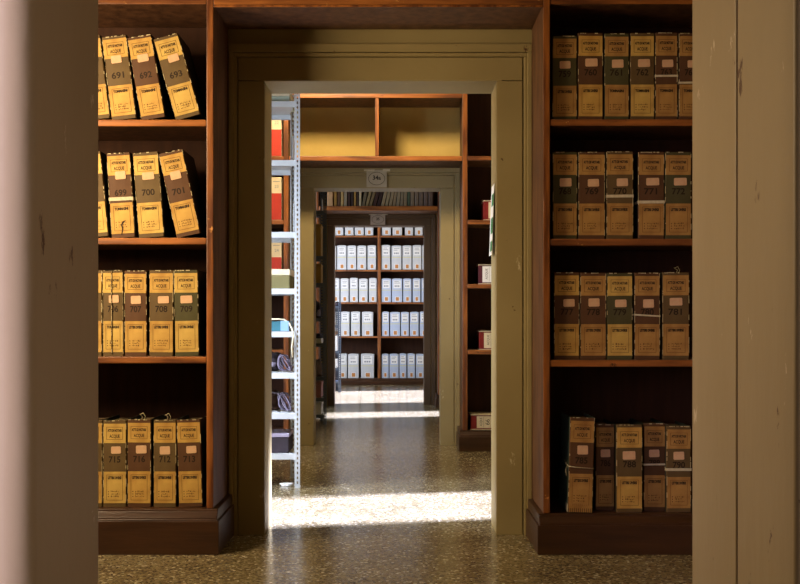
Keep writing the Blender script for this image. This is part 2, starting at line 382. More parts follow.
# ------------------------------------------------------------------ archive folders
def chips_edge(mb, x, h, n, rnd):
    for _ in range(n):
        z = rnd.uniform(.01, h-.02); L = rnd.uniform(.004, .03); wd = rnd.uniform(.0012, .0028)
        mb.box(x-wd/2, x+wd/2, -.0016, .003, z, min(h-.002, z+L), WORN)
def folder(label, group, x, y, z, wd, h, tilt=0, yaw=0, depth=.30, num='', title='TOMMASINI', tape=None, twine=None, worn=8,
           sticker='low', sp=0, lp=0, side=None, seed=0, cut=0, loop=False, fringe=False, torn=False):
    rnd = random.Random(seed)
    t = thing('archive_folder', label, 'archive folder', (x, y, z), group)
    t.rotation_euler = (0, R(-tilt), R(yaw))
    side = side or COVER; S = SPINES[sp]; L = LABELS[lp]
    c = MB()
    # spine with rounded long edges, plus two boards
    sp_pts = [(0, .012), (.0008, .004), (.004, .0004), (wd*.3, -.0008), (wd*.7, -.0008), (wd-.004, .0004), (wd-.0008, .004), (wd, .012)]
    c.prism(sp_pts, 'z', 0, h, S)
    c.box(0, .0035, .012, depth, 0, h, side); c.box(wd-.0035, wd, .012, depth, 0, h, side)
    c.box(.0035, wd-.0035, .012, depth, 0, .004, side)
    chips_edge(c, .0018, h, worn, rnd); chips_edge(c, wd-.0018, h, worn, rnd)
    for _ in range(3 + worn//3):
        xx = rnd.uniform(.004, wd-.02); c.box(xx, xx+rnd.uniform(.004, .018), -.0018, .004, h-rnd.uniform(.002, .004), h+.0006, WORN)
    c.build('cover', S, t)
    MB().box(.004, wd-.004, .014, depth-.01, .0045, h-.012-rnd.random()*.01).build('page_block', PAGES, t)
    def lab(name, f0, f1, ins):
        z1 = h*(1-f0); z0 = h*(1-f1); e = rnd.uniform(-.0006, .0006)
        m = MB(); m.prism([(ins, z0+e), (wd-ins, z0-e), (wd-ins, z1-e), (ins+.0008, z1+e)], 'y', -.0016, -.0006)
        o = m.build(name, L, t); return z0, z1, o
    z0, z1, o = lab('upper_label', .035+rnd.uniform(-.004, .004), .262, .003)
    p = MB(); rect_frame(p, wd*.15, wd*.85, h*(1-.222), h*(1-.076), .0017, -.0018, INKF)
    put_text(p, 'ATTI DI NOTARI', .0165, wd/2, h*(1-.118), -.0019, INK, width=wd*.60, bold=.0009)
    put_text(p, '-', .010, wd/2, h*(1-.145), -.0019, INK)
    put_text(p, 'ACQUE', .021, wd/2, h*(1-.184), -.0019, INK, width=wd*.44, bold=.0005)
    p.build('printing', INK, o)
    z0, z1, o = lab('lower_label', .592, .955, .003)
    p = MB(); rect_frame(p, wd*.15, wd*.85, h*(1-.922), h*(1-.628), .0017, -.0018, INKF)
    put_text(p, title, .0165, wd/2, h*(1-.664), -.0019, INK, width=wd*.58, bold=.0010)
    for r_ in range(3):
        zz = h*(1-.825-.028*r_); x_ = wd*.22; p.box(x_, x_+.004, -.0018, -.0016, zz-.001, zz+.003, INK)
        xx = wd*.34
        while xx < wd*rnd.uniform(.62, .78):
            s_ = rnd.uniform(.002, .006); p.box(xx, xx+s_, -.0018, -.0016, zz+rnd.uniform(-.003, .001), zz+rnd.uniform(.0015, .006), INKF); xx += s_+rnd.uniform(.0015, .004)
    p.build('printing', INK, o)
    if torn:
        q = MB(); q.prism([(wd*.42, h*.03), (wd*.47, h*.10), (wd*.43, h*.15), (wd*.52, h*.19), (wd*.66, h*.20), (wd*.54, h*.165), (wd*.50, h*.145), (wd*.53, h*.10), (wd*.46, h*.03)], 'y', -.0021, -.0018); q.build('tear', INK, t)
    # sticker (octagonal corners)
    sw, sh = wd*rnd.uniform(.42, .50), h*rnd.uniform(.085, .10)
    cz = h*(1-(.275 if sticker == 'high' else .345)) + rnd.uniform(-.004, .004); cx = wd*rnd.uniform(.48, .60); k = .004
    m = MB(); a, b, c_, d = cx-sw/2, cx+sw/2, cz-sh/2, cz+sh/2
    m.prism([(a+k, c_), (b-k, c_+.001), (b, c_+k), (b-.001, d-k), (b-k, d), (a+k, d-.001), (a, d-k), (a, c_+k)], 'y', -.0032, -.0016)
    m.build('sticker', STICK, t)
    if num:
        p = MB(); put_text(p, num, .040, wd*.5, h*(1-(.475 if sticker == 'high' else .455)), -.0013, INK, width=wd*.50, bold=.0008); p.build('number_lettering', INK, t)
    if tape is not None:
        zt = h*(1-tape[0]); sl = tape[1]; tw = tape[2]
        m = MB(); m.prism([(-.001, zt-sl), (wd+.001, zt+sl), (wd+.001, zt+sl+tw), (-.001, zt-sl+tw)], 'y', -.0034, -.0022)
        m.box(-.0016, -.0004, -.0034, depth*.98, zt-sl, zt-sl+tw); m.box(wd+.0004, wd+.0016, -.0034, depth*.98, zt+sl, zt+sl+tw)
        m.build('tie_tape', TAPE, t)
    if twine:
        zt = h*(1-twine)
        m = MB()
        m.tube([(-.002, .14, zt+.012), (-.0035, .05, zt+.004), (-.003, -.003, zt), (wd*.3, -.005, zt-.004), (wd+.002, -.004, zt-.008)], .0022, 6)
        m.tube([(-.004, .028, zt), (-.012, .02, zt-.018), (-.008, .012, zt-.045)], .0022, 6)
        m.tube([(-.004, .028, zt), (-.006, .045, zt-.020), (-.009, .05, zt-.036)], .0022, 6)
        m.tube([(-.004, .026, zt), (-.011, .015, zt+.014), (-.013, .038, zt+.012), (-.005, .03, zt)], .0018, 6)
        m.build('twine_tie', TAPE, t)
    if fringe:
        m = MB(); q = .006
        while q < wd-.008:
            m.box(q, q+.005, -.0045-rnd.random()*.001, -.0008, .002, h*.095, LABELS[1]); q += .009
        m.build('frayed_edge', SPINES[0], t)
        MB().box(-.0012, .0001, .002, .075, .001, h*.085).build('corner_patch', TAPE, t)
    if loop:
        m = MB(); m.tube([(wd*.55, .02, h-.004), (wd*.60, .02, h+.012), (wd*.48, .022, h+.022), (wd*.62, .025, h+.028), (wd*.70, .03, h+.012), (wd*.66, .03, h-.002)], .0012, 5); m.build('cord_loop', WORN, t)
    return t

SF = F/5.31
def fx(px): return (px-CX)/SF
YF = 5.31
G = {'L1': 'folders on the top shelf of the left bookcase', 'L2': 'folders on the second shelf of the left bookcase',
     'L3': 'folders on the third shelf of the left bookcase', 'L4': 'folders on the bottom shelf of the left bookcase',
     'R1': 'folders on the top shelf of the right bookcase', 'R2': 'folders on the second shelf of the right bookcase',
     'R3': 'folders on the third shelf of the right bookcase', 'R4': 'folders on the bottom shelf of the right bookcase'}
# row, px left, px right at the foot, height m, tilt, number, label, extras
ROW = [
 ('L1', 84.6, 110.0, .385, 6.9, '690', 'leaning yellow-labelled folder half hidden by the left door jamb, top left shelf', dict(worn=16)),
 ('L1', 111.7, 136.3, .386, 7.0, '691', 'leaning folder numbered 691 on top left shelf, with a worn white left edge', dict(worn=16)),
 ('L1', 141.2, 165.2, .386, 9.8, '692', 'leaning folder numbered 692 in the middle of the top left shelf', dict(sp=1)),
 ('L1', 175.8, 200.2, .388, 15.6, '693', 'most tilted folder numbered 693, at the right of the top left shelf', dict(lp=2)),
 ('L2', 84.3, 108.6, .392, 5.5, '698', 'yellow-labelled folder cut by the left door jamb, beside folder 699', dict(lp=2)),
 ('L2', 111.6, 135.2, .390, 3.6, '699', 'folder numbered 699 with white tape round it and a torn lower label', dict(tape=(.565, -.0008, .016), torn=True, sp=1, worn=16)),
 ('L2', 138.8, 164.3, .392, 4.3, '700', 'folder numbered 700 on the second left shelf, between folders 699 and 701', dict(worn=14, lp=2)),
 ('L2', 176.6, 200.4, .396, 12.2, '701', 'strongly leaning folder numbered 701 at the right of the second left shelf', dict(sp=1, worn=14)),
 ('L3', 78.0, 102.0, .396, 0, '705', 'sliver of a yellow-labelled folder beside the left jamb, third left shelf', dict(title='LETTERE DIVERSE')),
 ('L3', 102.8, 123.6, .396, .4, '706', 'thin battered folder numbered 706 with a split spine and torn sticker', dict(worn=40, lp=2, ridge=True)),
 ('L3', 124.6, 147.0, .394, .3, '707', 'folder numbered 707 with an off-centre sticker, third left shelf', dict(title='LETTERE DIVERSE', sp=1, lp=0, worn=14)),
 ('L3', 149.2, 173.4, .396, 0, '708', 'upright folder numbered 708, second from right on third left shelf', dict(title='LETTERE DIVERSE')),
 ('L3', 175.0, 199.2, .396, .9, '709', 'folder numbered 709, last on the right of the third left shelf', dict(title='LETTERE DIVERSE', sp=2, lp=2)),
 ('L4', 78.6, 102.4, .400, 0, '714', 'sliver of a worn-edged folder beside the left jamb, bottom left shelf', dict(title='LETTERE DIVERSE', worn=24)),
 ('L4', 103.0, 126.4, .400, 0, '715', 'upright folder numbered 715 on the bottom left shelf', dict(title='LETTERE DIVERSE', lp=2, worn=14)),
 ('L4', 127.3, 151.0, .404, 0, '716', 'folder with a low orange sticker, third from right on bottom left shelf', dict(title='LETTERE DIVERSE', loop=True, sp=1)),
 ('L4', 153.5, 176.2, .402, 0, '712', 'narrow dark folder numbered 712, second from right on bottom left shelf', dict(title='LETTERE DIVERSE', loop=True)),
 ('L4', 178.8, 202.6, .402, 1.5, '713', 'folder numbered 713 leaning slightly, last on the bottom left shelf', dict(title='LETTERE DIVERSE', sp=1, worn=6)),
 ('R1', 552.4, 577.0, .389, 0, '759', 'dim folder next to the post, first on the top right shelf', dict(title='LETTERE DIVERSE', lp=1, sp=2, worn=3)),
 ('R1', 578.0, 603.0, .402, 0, '760', 'taller folder numbered 760, second on the top right shelf', dict(title='LETTERE DIVERSE', sp=1, worn=3)),
 ('R1', 604.4, 629.0, .400, 0, '761', 'dark folder with pale left edge, third on the top right shelf', dict(lp=1, sp=2, worn=6)),
 ('R1', 630.2, 654.4, .402, 0, '762', 'paler folder numbered 762 with a whitish sticker, top right shelf', dict(lp=2, worn=3)),
 ('R1', 655.2, 677.6, .404, 0, '763', 'dark folder with tape across the middle, fifth on top right shelf', dict(tape=(.505, .0006, .009), lp=1, sp=1, worn=10)),
 ('R1', 678.8, 702.0, .402, 0, '764', 'taped folder cut off by the right door jamb, top right shelf', dict(tape=(.58, .001, .009), lp=1, sp=1, worn=20)),
 ('R2', 552.7, 577.2, .402, 0, '768', 'dim folder numbered 768, first beside the post on second right shelf', dict(title='LETTERE DIVERSE', lp=1, sp=2)),
 ('R2', 578.4, 605.0, .402, 0, '769', 'folder numbered 769 with a frayed left edge, second right shelf', dict(title='LETTERE DIVERSE', sp=1, lp=1, worn=18)),
 ('R2', 606.4, 633.2, .404, 0, '770', 'folder with white tape just below its number, before the gap on second right shelf', dict(title='LETTERE DIVERSE', tape=(.525, .0006, .013), worn=16, lp=1)),
 ('R2', 638.2, 664.3, .402, 0, '771', 'taped folder just right of the gap on the second right shelf', dict(title='LETTERE DIVERSE', tape=(.59, .0004, .013), sp=1, lp=1, worn=14)),
 ('R2', 665.2, 691.4, .402, 0, '772', 'folder numbered 772 beside the right door jamb, second right shelf', dict(title='LETTERE DIVERSE', sp=2, lp=1)),
 ('R3', 554.0, 579.4, .402, 0, '777', 'folder numbered 777 with a ragged sticker, first on third right shelf', dict(title='LETTERE DIVERSE', sp=1, worn=12)),
 ('R3', 580.3, 606.2, .400, 0, '778', 'dull brown folder, second on the third right shelf', dict(title='LETTERE DIVERSE', sp=1, lp=1, worn=8)),
 ('R3', 606.9, 632.6, .399, 0, '779', 'greenish folder in the middle of the third right shelf', dict(title='LETTERE DIVERSE', sp=2, lp=2, worn=8)),
 ('R3', 634.4, 660.0, .400, 0, '780', 'folder with a sloping white cord, fourth on the third right shelf', dict(title='LETTERE DIVERSE', sp=1, lp=1, tape=(.50, -.0035, .007), worn=14)),
 ('R3', 662.4, 689.3, .402, 0, '781', 'folder with a loose cord loop on top, beside right jamb, third right shelf', dict(title='LETTERE DIVERSE', sp=0, lp=1, loop=True, worn=14)),
 ('R4', 595.4, 615.4, .400, 0, '786', 'dark folder squeezed behind the speckled one on the bottom right shelf', dict(title='LETTERE DIVERSE', sp=1, lp=1, back=.05, worn=3)),
 ('R4', 616.4, 642.4, .404, 0, '788', 'folder with an orange sticker in the middle of the bottom right shelf', dict(title='LETTERE DIVERSE', sp=0, lp=0, worn=10, back=-.01)),
 ('R4', 643.6, 665.4, .406, 0, '789', 'taped dark folder, second from right on the bottom right shelf', dict(title='LETTERE DIVERSE', sp=1, lp=1, tape=(.478, .0006, .008), back=.03, worn=3)),
 ('R4', 666.6, 691.0, .396, 0, '790', 'taped folder beside the right door jamb on the bottom right shelf', dict(title='LETTERE DIVERSE', sp=0, lp=1, tape=(.52, 0, .012), worn=12, back=.0)),
]
shelfz = {'L1': LB[0], 'L2': LB[1], 'L3': LB[2], 'L4': LP, 'R1': RB[0], 'R2': RB[1], 'R3': RB[2], 'R4': RP}
for i, (row, a, b, h, tilt, num, lab_, k) in enumerate(ROW):
    k = dict(k); ridge = k.pop('ridge', False); back = k.pop('back', 0)
    yy = YF + back; s = F / yy
    xa, xb = (a-CX)/s, (b-CX)/s
    wd = (xb-xa) if tilt < 2 else (xb-xa)/math.cos(R(tilt))
    ft = folder(lab_, G[row], xa, yy, shelfz[row]+.0005, wd, h, tilt, num=num, seed=i*13+5,
                sticker='high' if row in ('L1', 'L2') else 'low', **k)
    if ridge:
        m = MB(); m.tube([(wd*.45, -.002, .01), (wd*.44, -.003, h*.5), (wd*.46, -.002, h-.004)], .003, 6, SPINES[0]); chips = random.Random(3)
        for _ in range(26):
            z = chips.uniform(.01, h-.03); m.box(wd*.45-.001, wd*.45+.0012, -.0062, -.0045, z, z+chips.uniform(.004, .02), WORN)
        m.build('split_ridge', SPINES[0], ft)
# the big speckled one, turned so its side shows
folder('large folder with speckled green side tied with knotted twine, bottom right shelf', G['R4'], X(568.2, 5.27), 5.285, RP+.0036, .113, .437, tilt=-1.6, yaw=-13.5 if False else 0,
       depth=.30, num='785', title='LETTERE DIVERSE', twine=.515, worn=8, lp=1, sp=1, side=MARBLE, seed=99, fringe=True)

# ------------------------------------------------------------------ white archive boxes at the far end
WB = [mat('white_archive_card', rgb(216, 218, 220), .55, noise=.6, nscale=10, col2=rgb(196, 200, 206)),
      mat('daylight_tinted_card', rgb(196, 208, 228), .55, noise=.6, nscale=10, col2=rgb(178, 192, 218))]  # cool window light painted into the card colour, right half's lower rows
ORG = mat('orange_label', rgb(196, 134, 72), .6); GRY = mat('grey_print', rgb(132, 136, 146), .7); YLN = mat('yellow_line', rgb(222, 212, 120), .7); LWH = mat('white_label', rgb(238, 238, 236), .6)
def white_box(label, group, a, b, z, h, seed, m, tilt=0):
    rnd = random.Random(seed); yy = YD + .03; wd = X(b, yy) - X(a, yy)
    t = thing('archive_box', label, 'archive box', (X(a, yy), yy, z+.001), group); t.rotation_euler = (0, R(-tilt), 0)
    c = MB(); c.prism([(0, 0), (wd, 0), (wd, h), (wd*.72, h+.008), (wd*.28, h+.008), (0, h)], 'y', 0, .33); c.build('box_body', m, t, bevel=.004)
    l = MB(); l.box(wd*.14, wd*.86, -.0015, 0, h*.60, h*.94); o = l.build('title_label', LWH, t)
    p = MB()
    for q in range(2): p.box(wd*.22, wd*rnd.uniform(.6, .8), -.003, -.0015, h*(.88-.07*q), h*(.90-.07*q))
    for q in range(3): p.box(wd*(.26+.17*q), wd*(.37+.17*q), -.003, -.0015, h*.66, h*.72)
    p.build('printing', GRY, o)
    MB().box(.002, wd-.002, -.0015, 0, h*.505, h*.525).build('yellow_line', YLN, t)
    l = MB(); l.box(wd*.30, wd*.74, -.0015, 0, h*.035, h*.235); o = l.build('shelfmark_label', LWH, t)
    MB().box(wd*.36, wd*.68, -.003, -.0015, h*.06, h*.215).build('orange_mark', ORG, o)
    return t
rows = [
 ('top', dz[0], .40, [(334.6,343.2),(345,353.4),(354.8,363.6),(365,373.2)], [(382,390.8),(392.6,402),(405,413),(415,422.6)]),
 ('second', dz[1], .40, [(329,336.2),(337.2,346.4),(347.4,356.2),(357.3,366.2),(367.6,376)], [(381.5,390.2),(391.6,401.4),(402.6,411.6),(412.6,421.4),(422.4,429)]),
 ('third', dz[2], .39, [(331.6,339.4),(340.6,348.6),(349.8,357.8),(359,367.6),(369,376.6)], [(381.5,391),(392,402.2),(403.2,411.4),(412.8,420.4),(421.6,429)]),
 ('fourth', dz[3], .40, [(332,340),(341,349.4),(351,360),(362,373)], [(382,389),(390.2,400),(401,408.8),(410,418.6),(420,428)]),
 ('bottom', Z(378.3, YD), .395, [(338.2,346.8),(348,358.6),(361,374)], [(381.8,388.6),(389.6,398.6),(399.6,406.4),(407.6,415),(416,424.6)]),
]
ords = ['first', 'second', 'third', 'fourth', 'fifth']
k = 0
for rn, z, h, L_, R_ in rows:
    for side, lst in (('left', L_), ('right', R_)):
        for j, (a, b) in enumerate(lst):
            k += 1
            lab_ = 'white archive box, %s from left, %s half of the far bookcase\'s %s row' % (ords[j], side, rn)
            white_box(lab_, 'white boxes in the far bookcase', a, b, z, h + random.uniform(-.006, .006), k, WB[1] if side == 'right' and z < 1.5 else WB[0])

# ------------------------------------------------------------------ old books over the third doorway
bc = [(205,160,110),(150,110,40),(90,60,36),(176,146,90),(150,136,110),(60,32,22),(48,30,24),(170,130,60),(60,40,30),(196,180,140),(110,96,70),(140,120,80),(120,100,64),(62,34,24),(50,26,18),(160,140,104),(150,134,100),(158,138,104),(148,128,96),(150,136,108),(140,126,100),(152,134,102),(90,104,80),(146,128,104),(140,122,104),(130,112,98),(128,108,96),(120,98,86)]
bw = [7.0,3.4,3.2,3.4,3.6,3.2,3.0,2.6,2.4,3.0,3.6,3.4,3.8,4.2,4.0,4.0,3.8,3.8,3.6,4.0,3.6,3.8,3.0,4.4,4.4,4.6,4.6,5.4]
px = 327.2
names = {'0': 'orange-tan', }
YK = 14.04
cn = ['thick pale tan','mustard yellow','small brown','pale ochre','grey-beige','very dark brown','blackish','golden','dark brown narrow','cream','olive-brown','yellowish-brown','drab olive','dark red-brown','darkest red-brown','light parchment','parchment','buff parchment','dull parchment','greyish parchment','grey parchment','tan parchment','green-edged','brownish parchment','brown parchment','greyish-brown','dull brown','brown rightmost']
for i, (c, wv) in enumerate(zip(bc, bw)):
    a = px; b = px + wv - .25; px += wv
    tl = 0 if i < 9 or i > 21 else [0, -10, -14, -16, -16, -14, -13, -12, -11, -9, -6, -4, -2][i-9]
    wd = (X(b, YK)-X(a, YK)) * math.cos(R(tl)); h = .27 + random.Random(i).uniform(-.02, .04)
    t = thing('old_book', '%s old book, number %d from the left above the third doorway' % (cn[i], i+1) if False else '%s old book on the shelf above the third doorway, between its neighbours' % cn[i], 'book', (X(a, YK), YK, 2.459), 'old books above the third doorway')
    if i == 0: t['label'] = 'thick pale tan book, leftmost on the shelf above the third doorway'
    elif i == len(bc)-1: t['label'] = 'brown book, rightmost on the shelf above the third doorway'
    else: t['label'] = '%s old book just right of the %s one above the third doorway' % (cn[i], cn[i-1])
    wd *= .9
    if tl < 0: t.location.z += wd*math.sin(R(-tl)); h = .2
    t.rotation_euler = (0, R(-tl), 0)
    cm = mat('book_binding_%02d' % i, rgb(*c), .6, noise=.8, nscale=20, col2=rgb(*[int(v*.72) for v in c]))
    ofs = 0
    m = MB(); m.prism([(0, .008), (wd*.15, 0), (wd*.85, 0), (wd, .008), (wd, .2), (wd-.003, .2), (wd-.003, .01), (.003, .01), (.003, .2), (0, .2)], 'z', 0, h)
    m.build('binding', cm, t)
    MB().box(.0035, wd-.0035, .011, .19, .004, h-.006).build('page_block', PAGES, t)

# ------------------------------------------------------------------ metal racks
def perforated(mb, x0, y0, x1, y1, z0, z1, slot=.016, pitch=.031, hole=.28):
    """strip in plan from (x0,y0) to (x1,y1) with a column of slots"""
    d = Vector((x1-x0, y1-y0, 0)); L = d.length; d.normalize(); n = Vector((-d.y, d.x, 0)); th = .0022
    M = Matrix(((d.x, n.x, 0, x0), (d.y, n.y, 0, y0), (0, 0, 1, 0), (0, 0, 0, 1)))
    a, b = L*(.5-hole/2), L*(.5+hole/2)
    mb.box(0, a, 0, th, z0, z1, None, M); mb.box(b, L, 0, th, z0, z1, None, M)
    z = z0; 
    while z < z1:
        e = min(z1, z+pitch-slot); mb.box(a, b, 0, th, z, e, None, M); z += pitch
def rack(label, x1, yf, depth, width, zs, ztop, mt, lip=.036, pw=.032):
    """freestanding shelving; x1 = right end, zs = top of each shelf"""
    t = thing('metal_rack', label, 'shelving rack', (x1, yf, 0))
    for (xx, yy, sx, sy) in [(0, 0, -1, 1), (-.074*depth/.5, depth, -1, -1), (-width, 0, 1, 1), (-width, depth, 1, -1)]:
        m = MB()
        perforated(m, xx, yy, xx+sx*pw, yy, 0.012, ztop)
        perforated(m, xx+sx*pw, yy, xx+sx*(pw-.001), yy+sy*.04, 0.012, ztop, hole=.34)
        m.box(min(xx, xx+sx*(pw+.002)), max(xx, xx+sx*(pw+.002)), min(yy-.004*sy, yy+sy*.045), max(yy-.004*sy, yy+sy*.045), 0, .012)
        m.build('post', mt, t)
    for z in zs:
        m = MB(); a, b = -width+.03, -pw-.002; b2 = -.074*depth/.5-pw-.002
        m.prism([(a, .012), (b, .012), (b, .06), (b2, depth-.05), (b2, depth-.012), (a, depth-.012)], 'z', z-.004, z)
        m.prism([(.006, z), (.012, z), (.012, z-lip+.002), (.022, z-lip+.002), (.022, z-lip), (.006, z-lip)], 'x', a, b)
        m.prism([(depth-.012, z), (depth-.006, z), (depth-.006, z-lip), (depth-.022, z-lip), (depth-.022, z-lip+.002), (depth-.012, z-lip+.002)], 'x', a, b2)
        m.build('shelf_tray', mt, t)
    return t
YM = 7.32; XM = X(300, YM)
zs1 = [Z(p, YM) for p in (101, 160, 232, 288.5, 331.5, 373, 413.5, 454)]
rack('pale grey perforated metal rack standing just behind the near doorway on the left', XM, YM, .50, 1.15, zs1, 2.98, METAL)
YM2 = 11.8; XM2 = X(326.6, YM2)
zs2 = [Z(p, YM2) for p in (210.5, 256, 283, 318, 343.5, 377, 398, 415)]
rack('dark blue-grey metal rack standing in the third room beyond the second doorway', XM2, YM2, .42, 1.1, zs2, 2.9, METALD, pw=.03)
YM3 = 17.0; XM3 = X(341, YM3)
zs3 = [Z(p, YM3) for p in (306, 325, 351, 368, 381)]
rack('low blue-grey metal rack in the last room before the far bookcase', XM3, YM3, .42, 1.0, zs3, 1.33, METALD, pw=.04)

# bookends on the near rack
def bookend(label, x, y, z, h, m):
    t = thing('bookend', label, 'bookend', (x, y, z), None)
    MB().box(-.003, 0, .0, .18, 0, h).box(-.10, 0, .0, .12, 0, .003).build('bracket', m, t)
bookend('white metal bookend on the upper shelf of the pale rack', XM-.047, YM+.03, zs1[1], .155, METAL)
bookend('white metal bookend on the next shelf down of the pale rack', XM-.042, YM+.03, zs1[2], .185, METAL)
bookend('pale metal bookend on the top visible shelf of the dark rack', XM2-.05, YM2+.03, zs2[0], .13, METAL)

# binders in the bookcase behind the near rack
RED = mat('red_binder_cloth', rgb(206, 66, 48), .5, noise=.6, nscale=10, col2=rgb(180, 48, 36)); CRE = mat('cream_card', rgb(232, 220, 190), .65, noise=.5, nscale=12, col2=rgb(214, 198, 162))
def binder(label, z, num):
    yy = YB+.03; x0 = X(271.6, yy) - .02; wd = X(281.6, yy) - x0
    t = thing('binder', label, 'binder', (x0, yy, z+.001), 'red binders behind the pale rack')
    MB().box(0, wd, 0, .28, 0, .352).build('binder_body', CRE, t, bevel=.003)
    MB().box(.001, wd-.001, -.002, 0, .004, .22).build('red_label', RED, t)
    p = MB(); put_text(p, num, .035, wd*.6, .275, -.0006, GRY); p.box(wd*.3, wd*.85, -.0008, -.0002, .315, .32, GRY); p.build('number_lettering', GRY, t)
for z, n, l in ((BB[0], '22', 'red and cream binder numbered 22, uppermost behind the pale rack'), (BB[1], '23', 'red and cream binder in the middle behind the pale rack'), (BB[2], '24', 'dark red and cream binder, lowest behind the pale rack')):
    binder(l, z, n)

# things on the near rack
DK = mat('dark_violet_cloth', rgb(62, 52, 62), .85, noise=.8, nscale=16, col2=rgb(34, 28, 32)); BRC = mat('brown_cloth', rgb(88, 58, 42), .9, noise=.8, nscale=14, col2=rgb(50, 32, 24))
TEAL = mat('teal_card', rgb(64, 122, 136), .5, noise=.5, nscale=12, col2=rgb(48, 100, 116)); GREYB = mat('grey_lilac_paper', rgb(176, 168, 188), .7, noise=.6, nscale=14, col2=rgb(140, 132, 154))
PLAS = mat('pale_greenish_plastic', rgb(184, 200, 184), .3); OLB = mat('olive_card', rgb(120, 112, 70), .7)
ym = YM + .05
def item(name, cat, label, build, loc, group=None):
    t = thing(name, label, cat, loc, group); build(t); return t
def xr(p, y=ym): return X(p, y)
def b_box(w_, d_, h_, m1, m2=None, lidh=.03):
    def f(t):
        MB().box(0, w_, 0, d_, 0, h_-lidh+.0).build('box_body', m1, t, bevel=.004)
        MB().box(-.003, w_+.003, -.003, d_+.003, h_-lidh+.001, h_).build('lid', m2 or m1, t, bevel=.003)
    return f
x_l = xr(262); x_r = xr(291)
item('storage_box', 'box', 'cream-lidded olive flat box on the pale rack, below the lowest red binder', b_box(xr(289.5)-x_l, .36, .125, OLB, CRE, .04), (x_l, ym, zs1[3]+.001))
item('storage_box', 'box', 'pale greenish flat box on the topmost visible shelf of the pale rack', b_box(xr(289.5)-x_l, .36, .07, PLAS, CRE, .03), (x_l, ym, zs1[0]+.001))
def teal(t):
    w_ = xr(288.5)-x_l; MB().box(0, w_, 0, .30, 0, .064).build('box_body', TEAL, t, bevel=.004)
    MB().box(w_*.70, w_+.001, -.002, .302, .002, .066).build('pale_blue_end', mat('pale_blue_card', rgb(140, 176, 206), .5), t)
item('storage_box', 'box', 'teal blue flat box on the middle shelf of the pale rack', teal, (x_l, ym, zs1[4]+.001))
def strap(t):
    w_ = xr(281)-x_l
    MB().tube([(0, .01, .078), (w_*.9, .01, .078), (w_+.02, .006, .075), (w_+.055, 0, .05), (w_+.08, -.056, .004), (w_+.086, -.062, -.03), (w_+.076, -.062, -.10), (w_+.080, -.062, -.165)], .0055, 6, flat=.5).build('strap_band', TAPE, t)
tt = item('strap', 'strap', 'white strap lying over the teal box and hanging down from the shelf', strap, (x_l, ym, zs1[4]+.001))
def bundle(parts):
    def f(t):
        for n, c, r, m, s in parts: MB().blob(c, r, m, .22, s).build(n, m, t)
    return f
def cable(seed, w_, h_, m, n=5, r=.004):
    def f(t):
        rnd = random.Random(seed); mb = MB()
        for q in range(n):
            c = Vector((w_*rnd.uniform(.4, .6), .06+rnd.uniform(0, .08), h_*.5)); pts = []
            for k_ in range(25):
                a = k_/24*2*math.pi*1.6
                pts.append(c + Vector((math.cos(a+q)*w_*.42, math.sin(a*1.3)*.04, max(-h_*.5+.006, math.sin(a+q*.7)*h_*.42))))
            mb.tube(pts, r, 6)
        mb.build('cable', m, t)
    return f
DKG = mat('lilac_grey_cord', rgb(118, 110, 130), .7)
item('cloth_bundle', 'bundle', 'dark cloth bundle on the pale rack, on the shelf above the teal box', bundle([('cloth', (.07, .12, 0), (.075, .10, .05), DK, 1)]), (x_l, ym, zs1[4]+.08)) if False else None
item('cloth_bundle', 'bundle', 'dark bundle with a pale oval end, on the shelf under the teal box', bundle([('cloth', (.05, .22, 0), (.055, .08, .075), DK, 2), ('pale_end', (.045, .135, .03), (.03, .02, .018), GREYB, 3)]), (x_l, ym, zs1[5]+.001))
item('cord_coil', 'cord', 'tangled lilac-grey cord coil on the shelf under the teal box', cable(4, .085, .12, DKG), (xr(277), ym, zs1[5]+.001))
item('cloth_bundle', 'bundle', 'dark bundle lying two shelves under the teal box', bundle([('cloth', (.05, .24, 0), (.055, .08, .07), BRC, 5), ('paper', (.05, .24, .10), (.04, .04, .012), GREYB, 6)]), (x_l, ym, zs1[6]+.001))
item('cord_coil', 'cord', 'tangled cord coil two shelves under the teal box', cable(9, .085, .13, DKG, 6), (xr(277), ym, zs1[6]+.001))
item('paper_stack', 'papers', 'flat stack of lilac-grey papers on the lowest shelf of the pale rack', lambda t: [MB().box(0, .17, 0, .3, 0, .10).build('dark_box', DK, t, bevel=.003), MB().box(.0, .175, -.004, .3, .101, .125).build('paper', GREYB, t, bevel=.004)], (x_l, ym, zs1[7]+.001))
item('plastic_bag', 'bag', 'small crumpled white bag at the right end of the lowest rack shelf', bundle([('bag', (.02, .05, 0), (.024, .03, .05), LWH, 12)]), (xr(285.0), ym-.03, zs1[7]+.127)) if False else None
tag(MB().blob((0, 0, 0), (.045, .03, .012), LWH, .3, 21).build('crumpled_paper', LWH), 'small crumpled white paper on the floor at the foot of the pale rack', 'paper').location = (X(286.5, 7.30), 7.42, 0)

